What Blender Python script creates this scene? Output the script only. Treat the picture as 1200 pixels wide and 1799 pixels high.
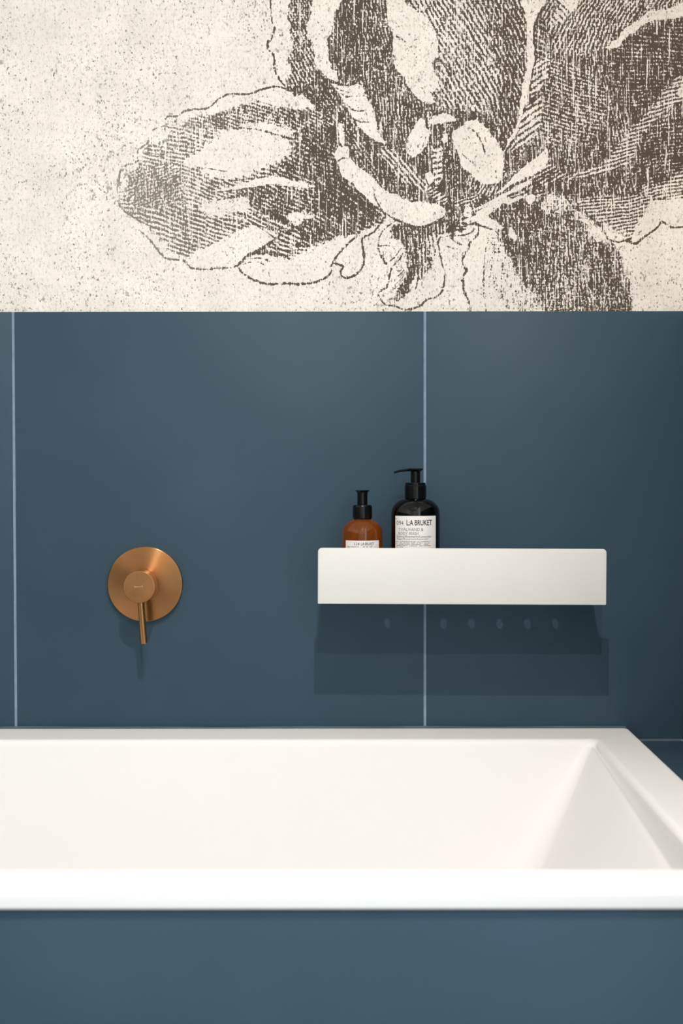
import bpy, bmesh, math
import numpy as np
from mathutils import Vector, Matrix

# ------------------------------------------------------------------ scene reset
for o in list(bpy.data.objects):
    bpy.data.objects.remove(o, do_unlink=True)
SC = bpy.context.scene
COL = SC.collection

# ------------------------------------------------------------------ camera
CAM_Y, CAM_Z = -2.03, 0.95          # wall face is y = 0, floor is z = 0, camera axis is x = 0
FPX = 2442.0                        # focal length in pixels of the 1200 x 1799 frame
cam_data = bpy.data.cameras.new('camera')
cam = bpy.data.objects.new('camera', cam_data)
COL.objects.link(cam)
cam_data.sensor_fit = 'HORIZONTAL'
cam_data.sensor_width = 24.0
cam_data.lens = FPX / 1200.0 * 24.0
PITCH, YAW, ROLL = math.radians(1.40), math.radians(0.10), math.radians(-0.07)
cam.location = (0.0, CAM_Y, CAM_Z)
cam.rotation_euler = (Matrix.Rotation(YAW, 4, 'Z') @ Matrix.Rotation(math.pi / 2 - PITCH, 4, 'X')
                      @ Matrix.Rotation(ROLL, 4, 'Z')).to_euler()
cam_data.shift_x = -0.0257
cam_data.shift_y = 0.0
cam_data.clip_start = 0.05
cam_data.dof.use_dof = True
cam_data.dof.focus_distance = 1.97
cam_data.dof.aperture_fstop = 4.0
SC.camera = cam

def unproject(px, py, y):
    """point of the plane y seen at pixel (px, py) of the 1200 x 1799 photograph"""
    k = cam_data.sensor_width / cam_data.lens
    v = Vector((((px / 1200.0 - 0.5) + cam_data.shift_x) * k, ((0.5 - py / 1799.0) * 1799.0 / 1200.0 + cam_data.shift_y) * k, -1.0))
    d = cam.rotation_euler.to_matrix() @ v
    t = (y - CAM_Y) / d.y
    return d.x * t, CAM_Z + d.z * t

# ------------------------------------------------------------------ world, daylight, exposure
world = bpy.data.worlds.new('world')
SC.world = world
world.use_nodes = True
world.node_tree.nodes['Background'].inputs[0].default_value = (0.75, 0.86, 1.0, 1)
world.node_tree.nodes['Background'].inputs[1].default_value = 0.6
SC.view_settings.view_transform = 'Standard'
SC.view_settings.look = 'None'
SC.view_settings.gamma = 1.0
SC.view_settings.use_curve_mapping = False
SC.view_settings.exposure = 0.03
SC.cycles.use_denoising = True
SC.cycles.max_bounces = 10
world.cycles.sampling_method = 'NONE'     # the room is closed: no samples spent on the sky

CEIL = 2.40
WX0, WX1 = -1.33, 0.478             # side walls
REAR_Y = -3.30
WIN = (-2.35, -1.15, 0.35, 1.95)    # window opening in the right wall: y0, y1, z0, z1
dl = bpy.data.lights.new('window_daylight', 'AREA')
dl.shape = 'RECTANGLE'
dl.size = WIN[3] - WIN[2]
dl.size_y = WIN[1] - WIN[0]
dl.energy = 14.5
dl.color = (0.54, 0.82, 1.0)
dlo = bpy.data.objects.new('window_daylight', dl)
dlo.location = (WX1 + 0.11, (WIN[0] + WIN[1]) / 2, (WIN[2] + WIN[3]) / 2)
dlo.rotation_euler = (0, math.radians(90), 0)   # faces -x, into the room
COL.objects.link(dlo)
SPOT_POWER = 24.0
SPOT_COLOR = (1.0, 0.935, 0.865)


# ------------------------------------------------------------------ helpers
def link(o, parent=None):
    COL.objects.link(o)
    if parent is not None:
        o.parent = parent
    return o

def mesh_obj(name, verts, faces, mat=None, parent=None, smooth=False):
    me = bpy.data.meshes.new(name)
    me.from_pydata([tuple(v) for v in verts], [], [tuple(f) for f in faces])
    me.update()
    if smooth:
        for p in me.polygons:
            p.use_smooth = True
    if mat:
        me.materials.append(mat)
    return link(bpy.data.objects.new(name, me), parent)

def bm_obj(name, bm, mat=None, parent=None, smooth=False, sharp=35):
    bmesh.ops.recalc_face_normals(bm, faces=bm.faces)
    me = bpy.data.meshes.new(name)
    bm.to_mesh(me)
    bm.free()
    if smooth:
        for p in me.polygons:
            p.use_smooth = True
        me.set_sharp_from_angle(angle=math.radians(sharp))
    if mat:
        me.materials.append(mat)
    return link(bpy.data.objects.new(name, me), parent)

def add_box(bm, x0, x1, y0, y1, z0, z1, bevel=0.0, seg=2):
    vs = [bm.verts.new((x, y, z)) for z in (z0, z1) for y in (y0, y1) for x in (x0, x1)]
    fs = []
    for f in ((0, 1, 3, 2), (4, 6, 7, 5), (0, 4, 5, 1), (2, 3, 7, 6), (0, 2, 6, 4), (1, 5, 7, 3)):
        fs.append(bm.faces.new([vs[i] for i in f]))
    if bevel > 0:
        es = list({e for f in fs for e in f.edges})
        bmesh.ops.recalc_face_normals(bm, faces=fs)
        bmesh.ops.bevel(bm, geom=es, offset=bevel, segments=seg, profile=0.5, affect='EDGES')

def box(name, x0, x1, y0, y1, z0, z1, mat, parent=None, bevel=0.0, seg=2):
    bm = bmesh.new()
    add_box(bm, x0, x1, y0, y1, z0, z1, bevel, seg)
    return bm_obj(name, bm, mat, parent, smooth=bevel > 0, sharp=50)

def lathe_data(profile, seg=64):
    """profile of (r, z); closed with caps where r == 0"""
    vs, fs, rings = [], [], []
    for r, z in profile:
        if r <= 1e-7:
            rings.append([len(vs)])
            vs.append((0, 0, z))
        else:
            rings.append(list(range(len(vs), len(vs) + seg)))
            for k in range(seg):
                a = 2 * math.pi * k / seg
                vs.append((r * math.cos(a), r * math.sin(a), z))
    for A, B in zip(rings[:-1], rings[1:]):
        for k in range(seg):
            k2 = (k + 1) % seg
            if len(A) == 1 and len(B) == 1:
                continue
            if len(A) == 1:
                fs.append((A[0], B[k2], B[k]))
            elif len(B) == 1:
                fs.append((A[k], A[k2], B[0]))
            else:
                fs.append((A[k], A[k2], B[k2], B[k]))
    return vs, fs

def weighted(o):
    m = o.modifiers.new('weighted_normals', 'WEIGHTED_NORMAL')
    m.keep_sharp = True
    m.weight = 100
    return o

def lathe(name, profile, mat, parent=None, seg=64, sharp=35):
    vs, fs = lathe_data(profile, seg)
    bm = bmesh.new()
    bv = [bm.verts.new(v) for v in vs]
    for f in fs:
        bm.faces.new([bv[i] for i in f])
    return weighted(bm_obj(name, bm, mat, parent, smooth=True, sharp=sharp))

def empty(name, loc):
    e = bpy.data.objects.new(name, None)
    e.empty_display_size = 0.05
    e.location = loc
    return link(e)

def tag(o, label=None, cat=None, group=None, kind=None):
    for k, v in (('label', label), ('category', cat), ('group', group), ('kind', kind)):
        if v:
            o[k] = v
    return o

# ------------------------------------------------------------------ materials
def new_mat(name):
    m = bpy.data.materials.new(name)
    m.use_nodes = True
    nt = m.node_tree
    b = nt.nodes['Principled BSDF']
    return m, nt, b

def N(nt, kind, **kw):
    n = nt.nodes.new(kind)
    for k, v in kw.items():
        setattr(n, k, v)
    return n

def simple_mat(name, color, rough=0.5, metal=0.0, noise=0.05, scale=40.0, bump=0.0, bscale=300.0, coat=0.0, spec=0.5):
    m, nt, b = new_mat(name)
    tc = N(nt, 'ShaderNodeTexCoord')
    nz = N(nt, 'ShaderNodeTexNoise')
    nz.inputs['Scale'].default_value = scale
    nz.inputs['Detail'].default_value = 4
    nt.links.new(tc.outputs['Object'], nz.inputs['Vector'])
    rp = N(nt, 'ShaderNodeMapRange')
    rp.inputs['From Min'].default_value = 0.25
    rp.inputs['From Max'].default_value = 0.75
    rp.inputs['To Min'].default_value = 1 - noise
    rp.inputs['To Max'].default_value = 1 + noise
    nt.links.new(nz.outputs['Fac'], rp.inputs['Value'])
    mx = N(nt, 'ShaderNodeVectorMath', operation='SCALE')
    mx.inputs[0].default_value = color
    nt.links.new(rp.outputs['Result'], mx.inputs['Scale'])
    nt.links.new(mx.outputs['Vector'], b.inputs['Base Color'])
    b.inputs['Roughness'].default_value = rough
    b.inputs['Metallic'].default_value = metal
    b.inputs['Coat Weight'].default_value = coat
    b.inputs['Specular IOR Level'].default_value = spec
    if bump > 0:
        n2 = N(nt, 'ShaderNodeTexNoise')
        n2.inputs['Scale'].default_value = bscale
        n2.inputs['Detail'].default_value = 3
        nt.links.new(tc.outputs['Object'], n2.inputs['Vector'])
        bp = N(nt, 'ShaderNodeBump')
        bp.inputs['Strength'].default_value = bump
        bp.inputs['Distance'].default_value = 0.001
        nt.links.new(n2.outputs['Fac'], bp.inputs['Height'])
        nt.links.new(bp.outputs['Normal'], b.inputs['Normal'])
    return m

def tile_material():
    m, nt, b = new_mat('blue_grey_porcelain_tile')
    geo = N(nt, 'ShaderNodeNewGeometry')
    oi = N(nt, 'ShaderNodeObjectInfo')
    add = N(nt, 'ShaderNodeVectorMath', operation='ADD')
    nt.links.new(geo.outputs['Position'], add.inputs[0])
    sc = N(nt, 'ShaderNodeVectorMath', operation='SCALE')
    sc.inputs[0].default_value = (7.0, 3.0, 5.0)
    nt.links.new(oi.outputs['Random'], sc.inputs['Scale'])
    nt.links.new(sc.outputs['Vector'], add.inputs[1])
    cloud = N(nt, 'ShaderNodeTexNoise')
    cloud.inputs['Scale'].default_value = 5.5
    cloud.inputs['Detail'].default_value = 6
    cloud.inputs['Roughness'].default_value = 0.55
    nt.links.new(add.outputs['Vector'], cloud.inputs['Vector'])
    ramp = N(nt, 'ShaderNodeValToRGB')
    ramp.color_ramp.elements[0].position = 0.28
    ramp.color_ramp.elements[0].color = (0.0372, 0.0730, 0.1045, 1)
    ramp.color_ramp.elements[1].position = 0.75
    ramp.color_ramp.elements[1].color = (0.0460, 0.0855, 0.1205, 1)
    nt.links.new(cloud.outputs['Fac'], ramp.inputs['Fac'])
    nt.links.new(ramp.outputs['Color'], b.inputs['Base Color'])
    b.inputs['Roughness'].default_value = 0.5
    b.inputs['Specular IOR Level'].default_value = 0.2
    fine = N(nt, 'ShaderNodeTexNoise')
    fine.inputs['Scale'].default_value = 260
    fine.inputs['Detail'].default_value = 3
    nt.links.new(add.outputs['Vector'], fine.inputs['Vector'])
    bp = N(nt, 'ShaderNodeBump')
    bp.inputs['Strength'].default_value = 0.06
    bp.inputs['Distance'].default_value = 0.001
    nt.links.new(fine.outputs['Fac'], bp.inputs['Height'])
    nt.links.new(bp.outputs['Normal'], b.inputs['Normal'])
    return m

M_TILE = tile_material()
M_GROUT = simple_mat('pale_blue_grout', (0.235, 0.315, 0.42), 0.85, noise=0.12, scale=60)
M_SEAL = simple_mat('grey_silicone', (0.11, 0.15, 0.18), 0.5, noise=0.25, scale=25)
M_JOINT = simple_mat('dark_blue_joint', (0.105, 0.15, 0.185), 0.7, noise=0.2, scale=60)
M_ACRYL = simple_mat('white_acrylic', (0.90, 0.885, 0.87), 0.42, noise=0.008, scale=6, coat=0.0, spec=0.08)
M_STEEL = simple_mat('white_powder_coat', (0.79, 0.775, 0.745), 0.45, noise=0.015, scale=12, bump=0.05, bscale=900)
M_PAINT = simple_mat('white_wall_paint', (0.78, 0.75, 0.71), 0.8, noise=0.02, scale=8)
M_CEIL = simple_mat('white_ceiling_paint', (0.84, 0.83, 0.81), 0.85, noise=0.01, scale=8)
M_FLOOR = simple_mat('grey_floor', (0.16, 0.16, 0.155), 0.5, noise=0.15, scale=9, bump=0.05)
M_BLACK = simple_mat('black_plastic', (0.004, 0.004, 0.0045), 0.22, noise=0.1, scale=50, spec=0.3)
M_LABEL = simple_mat('white_paper_label', (0.92, 0.88, 0.86), 0.6, noise=0.02, scale=90)
M_PRINT = simple_mat('black_print', (0.012, 0.011, 0.011), 0.6, noise=0.05, scale=90)
M_PRINT2 = simple_mat('grey_print', (0.10, 0.095, 0.09), 0.6, noise=0.1, scale=90)
M_FRAME = simple_mat('white_window_frame', (0.8, 0.8, 0.79), 0.4, noise=0.02)
M_DARK = simple_mat('groove_shade', (0.02, 0.012, 0.006), 0.6, noise=0.05)

def brushed(name, color, rough, aniso, radial=True, rot=0.0):
    m, nt, b = new_mat(name)
    tc = N(nt, 'ShaderNodeTexCoord')
    sep = N(nt, 'ShaderNodeSeparateXYZ')
    nt.links.new(tc.outputs['Object'], sep.inputs[0])
    if radial:
        # rings around local z: noise over the radius
        ln = N(nt, 'ShaderNodeVectorMath', operation='LENGTH')
        cmb = N(nt, 'ShaderNodeCombineXYZ')
        nt.links.new(sep.outputs['X'], cmb.inputs['X'])
        nt.links.new(sep.outputs['Y'], cmb.inputs['Y'])
        nt.links.new(cmb.outputs[0], ln.inputs[0])
        c2 = N(nt, 'ShaderNodeCombineXYZ')
        nt.links.new(ln.outputs['Value'], c2.inputs['X'])
    else:
        c2 = N(nt, 'ShaderNodeCombineXYZ')
        nt.links.new(sep.outputs['Z'], c2.inputs['X'])
    nz = N(nt, 'ShaderNodeTexNoise')
    nz.inputs['Scale'].default_value = 1800
    nz.inputs['Detail'].default_value = 2
    nt.links.new(c2.outputs[0], nz.inputs['Vector'])
    rp = N(nt, 'ShaderNodeMapRange')
    rp.inputs['To Min'].default_value = rough * 0.92
    rp.inputs['To Max'].default_value = rough * 1.08
    nt.links.new(nz.outputs['Fac'], rp.inputs['Value'])
    nt.links.new(rp.outputs['Result'], b.inputs['Roughness'])
    b.inputs['Base Color'].default_value = (*color, 1)
    b.inputs['Metallic'].default_value = 1.0
    b.inputs['Anisotropic'].default_value = aniso
    b.inputs['Anisotropic Rotation'].default_value = rot
    tg = N(nt, 'ShaderNodeTangent', direction_type='RADIAL', axis='Z')
    nt.links.new(tg.outputs[0], b.inputs['Tangent'])
    return m

M_COPPER = brushed('brushed_copper_disc', (0.47, 0.235, 0.098), 0.29, 0.92, rot=0.25)
M_COPPER2 = brushed('brushed_copper', (0.47, 0.235, 0.098), 0.27, 0.3)
M_MARK = simple_mat('engraved_mark', (0.62, 0.42, 0.26), 0.5, metal=1.0, noise=0.02)

def glass(name, tint, absorb, density, rough=0.03, trans=1.0):
    m, nt, b = new_mat(name)
    b.inputs['Base Color'].default_value = (*tint, 1)
    b.inputs['Transmission Weight'].default_value = trans
    b.inputs['Roughness'].default_value = rough
    b.inputs['IOR'].default_value = 1.45
    va = N(nt, 'ShaderNodeVolumeAbsorption')
    va.inputs['Color'].default_value = (*absorb, 1)
    va.inputs['Density'].default_value = density
    out = [n for n in nt.nodes if n.type == 'OUTPUT_MATERIAL'][0]
    nt.links.new(va.outputs[0], out.inputs['Volume'])
    return m

M_AMBER = glass('amber_bottle', (0.62, 0.155, 0.015), (0.97, 0.40, 0.03), 8.0, trans=0.78)
M_DKGLASS = glass('dark_brown_bottle', (0.30, 0.14, 0.08), (0.55, 0.20, 0.08), 60.0)

# ------------------------------------------------------------------ the print of the wallpaper (flat artwork)
(_xa, _za), (_xb, _zb) = unproject(0, 300, 0.0), unproject(1200, 300, 0.0)
(_xc, _zc), (_xd, _zd) = unproject(600, 0, 0.0), unproject(600, 548, 0.0)
PXM = 1200.0 / (_xb - _xa)            # pixels per metre on the wall
PZM = 548.0 / (_zc - _zd)
def wx(px):
    return _xa + px / PXM
def wz(py):
    return _zc - py / PZM
def pxw(x):
    return (x - _xa) * PXM
def pyw(z):
    return (_zc - z) * PZM

def catmull(pts, closed, n=4):
    P = np.array(pts, float)
    m = len(P)
    out = []
    rng = range(m) if closed else range(m - 1)
    for i in rng:
        p0 = P[(i - 1) % m] if (closed or i > 0) else P[i]
        p1, p2 = P[i], P[(i + 1) % m]
        p3 = P[(i + 2) % m] if (closed or i + 2 < m) else P[i + 1]
        for k in range(n):
            t = k / n
            out.append(0.5 * ((2 * p1) + (-p0 + p2) * t + (2 * p0 - 5 * p1 + 4 * p2 - p3) * t * t
                              + (-p0 + 3 * p1 - 3 * p2 + p3) * t ** 3))
    if not closed:
        out.append(P[-1])
    return np.array(out)

RS = np.random.RandomState(7)
def vnoise(X, Y, sx, sy, seed):
    """value noise, cell size sx by sy pixels"""
    r = np.random.RandomState(seed)
    tab = r.rand(256, 256).astype(np.float32)
    u, v = X / sx + 1000.0, Y / sy + 1000.0
    i, j = np.floor(u).astype(int), np.floor(v).astype(int)
    f, g = (u - i).astype(np.float32), (v - j).astype(np.float32)
    f = f * f * (3 - 2 * f)
    g = g * g * (3 - 2 * g)
    a, b = tab[j % 256, i % 256], tab[j % 256, (i + 1) % 256]
    c, d = tab[(j + 1) % 256, i % 256], tab[(j + 1) % 256, (i + 1) % 256]
    return (a * (1 - f) + b * f) * (1 - g) + (c * (1 - f) + d * f) * g

XF = np.arange(-9.0, 1212.1, 1.5)
YF = np.arange(-9.0, 544.1, 1.5)
XL = np.concatenate([np.arange(pxw(WX0), -9.5, 12.0), XF, np.arange(1216, pxw(WX1) - 1, 6.0), [pxw(WX1)]])
YL = np.concatenate([np.linspace(pyw(CEIL), -13, 90), YF, [547.0]])
GX, GY = np.meshgrid(XL, YL)
GX = GX.astype(np.float32)
GY = GY.astype(np.float32)
T = np.full(GX.shape, -0.12, np.float32)        # ink tone
ANG = np.full(GX.shape, 1.2, np.float32)       # hatch direction
SPC = np.full(GX.shape, 6.0, np.float32)       # hatch spacing
AMP = np.zeros(GX.shape, np.float32)           # hatch strength

def window_of(pts, pad):
    x0, y0 = pts.min(0) - pad
    x1, y1 = pts.max(0) + pad
    i0, i1 = np.searchsorted(XL, [x0, x1])
    j0, j1 = np.searchsorted(YL, [y0, y1])
    return slice(j0, max(j1, j0 + 1)), slice(i0, max(i1, i0 + 1))

def seg_dist(x, y, pts, closed, width=None):
    """distance to a polyline; with widths returns distance minus half width"""
    best = np.full(x.shape, 1e9, np.float32)
    n = len(pts)
    for k in range(n if closed else n - 1):
        ax, ay = pts[k]
        bx, by = pts[(k + 1) % n]
        dx, dy = bx - ax, by - ay
        L2 = dx * dx + dy * dy + 1e-9
        t = np.clip(((x - ax) * dx + (y - ay) * dy) / L2, 0, 1)
        d = np.hypot(x - ax - t * dx, y - ay - t * dy)
        if width is not None:
            d = d - 0.5 * (width[k] * (1 - t) + width[min(k + 1, n - 1)] * t)
        best = np.minimum(best, d)
    return best

def inside(x, y, pts):
    c = np.zeros(x.shape, bool)
    n = len(pts)
    for k in range(n):
        ax, ay = pts[k]
        bx, by = pts[(k + 1) % n]
        if ay == by:
            continue
        c ^= ((ay > y) != (by > y)) & (x < (bx - ax) * (y - ay) / (by - ay) + ax)
    return c

def paint(pts, tone=None, feather=3.0, ang=None, sp=None, amp=None, smooth=True, rough=2.0, k=1.0):
    P = catmull(pts, True, 3) if smooth else np.array(pts, float)
    s = window_of(P, feather + 3)
    x, y = GX[s], GY[s]
    if x.size == 0:
        return
    xr = x + rough * 2 * (vnoise(x, y, 7, 7, 11) - 0.5)
    yr = y + rough * 2 * (vnoise(x, y, 7, 7, 12) - 0.5)
    d = seg_dist(xr, yr, P, True)
    d = np.where(inside(xr, yr, P), d, -d)
    w = np.clip(d / feather + 0.5, 0, 1)
    w = w * w * (3 - 2 * w) * k
    if tone is not None:
        if tone < 0.2:
            tone = tone * 1.9 - 0.26       # bare paper stays clean of grain
        T[s] = T[s] * (1 - w) + tone * w
    hard = w > 0.4
    if ang is not None:
        ANG[s] = np.where(hard, math.radians(ang), ANG[s])
    if sp is not None:
        SPC[s] = np.where(hard, sp, SPC[s])
    if amp is not None:
        AMP[s] = AMP[s] * (1 - w) + amp * w

LINES = []
def stroke(pts, w=3.0, tone=0.95, taper=True, smooth=True, gap=0.0):
    LINES.append((pts, w, tone, taper, smooth, gap))

def stroke_now(pts, w, tone, taper, smooth, gap):
    P = catmull(pts, False, 4) if smooth and len(pts) > 2 else np.array(pts, float)
    n = len(P)
    ww = np.full(n, w, float)
    if taper:
        e = np.minimum(np.arange(n), np.arange(n)[::-1]) / max(1.0, n * 0.18)
        ww *= 0.45 + 0.55 * np.clip(e, 0, 1)
    s = window_of(P, w + 4)
    x, y = GX[s], GY[s]
    if x.size == 0:
        return
    d = seg_dist(x, y, P, False, ww) + (vnoise(x, y, 5, 5, 31) - 0.5) * 1.6
    a = np.clip(0.5 - d / 1.6, 0, 1)
    if gap > 0:
        a *= np.clip((vnoise(x, y, 6, 6, 37) - gap) * 6 + 0.5, 0, 1)
    T[s] = T[s] * (1 - a) + tone * a
    AMP[s] *= (1 - a)

# -- big dark masses
# petal to the left
paint([(213, 292), (243, 283), (255, 258), (275, 232), (300, 212), (330, 205), (367, 197), (393, 191), (413, 183), (445, 176), (473, 180),
       (500, 187), (530, 188), (552, 187), (610, 190), (660, 260), (690, 330), (680, 380), (655, 398), (625, 412), (600, 414), (583, 419), (563, 428),
       (533, 440), (508, 455), (485, 447), (460, 448), (442, 446), (425, 458), (400, 464), (360, 466), (330, 458), (300, 440), (270, 410), (236, 380), (214, 362), (209, 335)],
      0.47, 8, ang=14, sp=6.8, amp=0.46, rough=3)
paint([(222, 300), (262, 292), (300, 290), (318, 310), (312, 352), (270, 358), (232, 358), (222, 335)], 0.64, 34, ang=-20, sp=6, amp=0.15, smooth=True)
paint([(255, 258), (290, 238), (330, 232), (345, 250), (335, 268), (300, 272), (262, 268)], 0.50, 12, ang=8, sp=6.5, amp=0.3)
paint([(250, 372), (320, 360), (360, 372), (352, 420), (330, 445), (300, 430), (268, 402)], 0.58, 20, ang=16, sp=7.2, amp=0.5)
paint([(330, 208), (420, 186), (500, 190), (560, 200), (560, 222), (470, 212), (400, 222), (340, 226)], 0.60, 10, ang=18, sp=6, amp=0.28)
# dark side of that petal
paint([(480, 192), (552, 190), (612, 196), (660, 260), (690, 330), (680, 376), (655, 392), (625, 410), (600, 410), (570, 422), (535, 432), (500, 400), (462, 372), (425, 350), (415, 333),
       (470, 325), (540, 328), (500, 312), (478, 300), (510, 268), (518, 240), (505, 215)], 0.70, 10, ang=30, sp=6.5, amp=0.32, rough=3)
paint([(560, 230), (612, 240), (640, 320), (660, 370), (610, 405), (570, 415), (545, 372), (560, 330), (548, 290)], 0.84, 26, ang=32, sp=6.5, amp=0.26)
paint([(430, 372), (470, 385), (520, 395), (528, 430), (500, 450), (478, 432), (455, 405), (428, 388)], 0.45, 10, ang=27, sp=7.5, amp=0.5)
# heart of the flower
paint([(505, -70), (513, 0), (508, 33), (509, 55), (516, 75), (507, 93), (505, 107), (515, 118), (504, 143), (500, 152), (515, 165), (533, 166), (552, 186), (600, 215),
       (592, 255), (625, 330), (700, 385), (760, 390), (790, 412), (830, 380), (875, 345), (920, 340), (960, 345), (1000, 355), (1040, 395), (1068, 418), (1105, 424), (1150, 350), (1310, 350), (1310, -230), (1180, -205), (1060, -250), (960, -215), (860, -275), (770, -250), (705, -200), (620, -225), (550, -160)],
      0.74, 4, ang=78, sp=6.0, amp=0.22, smooth=False, rough=3)
paint([(513, -30), (552, -30), (542, 33), (541, 58), (548, 72), (556, 110), (560, 140), (520, 150), (504, 143), (516, 118), (506, 100), (514, 78), (508, 45)], 0.60, 8, ang=58, sp=6.5, amp=0.34)
paint([(560, 128), (600, 150), (640, 240), (700, 300), (690, 345), (640, 300), (612, 250), (575, 190), (545, 160)], 0.76, 16, ang=55, sp=7, amp=0.28)
paint([(592, 20), (640, 5), (660, 60), (640, 120), (600, 128), (580, 90)], 0.83, 14, ang=62, sp=6.5, amp=0.18)
paint([(640, 0), (676, 0), (690, 60), (692, 110), (720, 165), (700, 220), (668, 200), (650, 150), (640, 90)], 0.72, 14, ang=80, sp=6.0, amp=0.26)
paint([(690, 215), (735, 205), (716, 240), (716, 272), (700, 262), (672, 240)], 0.72, 12, ang=85, sp=6, amp=0.26)
# hatching beside the large light petal
paint([(712, -60), (770, -60), (850, -60), (852, 0), (858, 60), (880, 120), (872, 200), (820, 205), (775, 190), (758, 165), (770, 120), (768, 70), (745, 25), (722, 5)], 0.52, 12, ang=60, sp=7.2, amp=0.46)
paint([(850, -60), (918, -60), (925, 40), (926, 100), (916, 150), (910, 215), (890, 250), (868, 235), (846, 205), (868, 180), (878, 120), (860, 60)], 0.72, 16, ang=64, sp=7.0, amp=0.36)
paint([(760, 190), (850, 200), (875, 235), (890, 265), (886, 300), (870, 335), (830, 360), (795, 360), (740, 352), (700, 338), (672, 318), (690, 260), (720, 275), (760, 262), (800, 215), (760, 215)], 0.78, 12, ang=82, sp=6, amp=0.18)
paint([(668, 262), (700, 268), (752, 325), (742, 332), (715, 320), (690, 296)], 0.50, 10, ang=47, sp=7.5, amp=0.48)
paint([(745, 322), (800, 350), (830, 340), (838, 350), (800, 362), (760, 345)], 0.56, 8, ang=-25, sp=6, amp=0.42)
paint([(826, 306), (870, 326), (878, 330), (860, 345), (835, 335), (815, 310)], 0.62, 8, ang=-60, sp=6, amp=0.4)
# right-hand petal
paint([(965, -60), (1310, -60), (1310, 10), (1190, 5), (1130, 20), (1085, 60), (1060, 85), (980, 95), (968, 60)], 0.62, 14, ang=-58, sp=6.0, amp=0.34)
paint([(962, 100), (1000, 110), (1060, 150), (1060, 220), (1000, 260), (955, 240), (952, 170)], 0.66, 24, ang=12, sp=6.5, amp=0.30)
paint([(1085, 88), (1140, 48), (1310, 32), (1310, 130), (1190, 140), (1150, 180), (1110, 190), (1080, 150)], 0.84, 18, ang=4, sp=6.5, amp=0.24)
paint([(1200, 128), (1165, 165), (1140, 195), (1110, 225), (1080, 262), (1060, 288), (1010, 300), (1000, 312), (1060, 305), (1108, 285), (1122, 250), (1150, 212), (1180, 185), (1210, 172)], 0.52, 7, ang=-15, sp=6.5, amp=0.5)
paint([(1120, 290), (1150, 220), (1200, 190), (1310, 190), (1310, 300), (1170, 330), (1120, 330)], 0.80, 16, ang=-12, sp=6.5, amp=0.2)
paint([(1130, 330), (1170, 318), (1215, 290), (1215, 350), (1144, 352)], 0.52, 10, ang=-10, sp=6.5, amp=0.45)
paint([(1014, 352), (1060, 345), (1140, 342), (1142, 362), (1124, 388), (1114, 412), (1112, 424), (1096, 420), (1080, 402), (1060, 392), (1035, 374)], 0.52, 6, ang=-6, sp=6.0, amp=0.50)
paint([(895, 330), (960, 285), (985, 300), (1010, 312), (960, 322), (935, 335), (985, 335), (960, 345), (900, 352)], 0.66, 8, ang=-24, sp=6.5, amp=0.36)
# lower leaf
paint([(846, 386), (870, 368), (900, 348), (960, 342), (1000, 356), (1040, 398), (1067, 420), (1083, 435), (1093, 456), (1096, 476), (1105, 487), (1111, 506), (1113, 530), (1112, 552),
       (930, 552), (925, 510), (905, 480), (892, 450), (880, 425), (866, 403)], 0.63, 9, ang=88, sp=6.0, amp=0.16, smooth=False, rough=4)
paint([(868, 372), (900, 356), (955, 362), (962, 420), (950, 470), (920, 478), (898, 440), (880, 402)], 0.78, 22, ang=86, sp=6, amp=0.14)
paint([(1040, 470), (1060, 430), (1084, 440), (1094, 470), (1108, 500), (1112, 552), (1060, 552), (1045, 520)], 0.70, 16, ang=88, sp=6, amp=0.16)
paint([(862, 412), (885, 430), (898, 462), (915, 490), (940, 520), (955, 552), (900, 552), (875, 520), (860, 480), (854, 440)], 0.30, 18, ang=88, sp=7, amp=0.10, rough=5)
paint([(958, 347), (990, 342), (1004, 351), (1012, 364), (985, 372), (955, 372)], 0.40, 7, amp=0.1, ang=88)
paint([(1008, 370), (1030, 376), (1048, 393), (1060, 408), (1066, 418), (1050, 424), (1038, 412), (1030, 395), (1010, 385)], 0.26, 10, amp=0.06, ang=88)
paint([(1040, 392), (1052, 398), (1064, 416), (1052, 422), (1042, 412)], 0.08, 5, amp=0.0)
# centre bottom petal: clean paper, then its dark fold
paint([(695, 387), (677, 400), (668, 413), (665, 428), (668, 445), (677, 460), (687, 468), (683, 485), (680, 503), (666, 512), (668, 523), (678, 535), (695, 537), (707, 543), (720, 543),
       (738, 537), (752, 525), (765, 522), (777, 512), (782, 492), (782, 478), (777, 462), (773, 443), (771, 428), (773, 417), (765, 395), (730, 396)], 0.07, 3, amp=0.0)
paint([(697, 390), (722, 396), (747, 396), (768, 387), (790, 400), (788, 412), (772, 412), (763, 420), (750, 434), (742, 453), (737, 470), (726, 493), (719, 512), (706, 526), (695, 530),
       (697, 512), (710, 487), (717, 467), (713, 447), (707, 430), (697, 420), (684, 420), (688, 403)], 0.74, 6, ang=86, sp=5.5, amp=0.30, rough=3)
paint([(742, 425), (770, 410), (768, 440), (758, 470), (745, 480), (735, 500), (738, 455)], 0.36, 10, ang=80, sp=7.5, amp=0.45)

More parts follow.
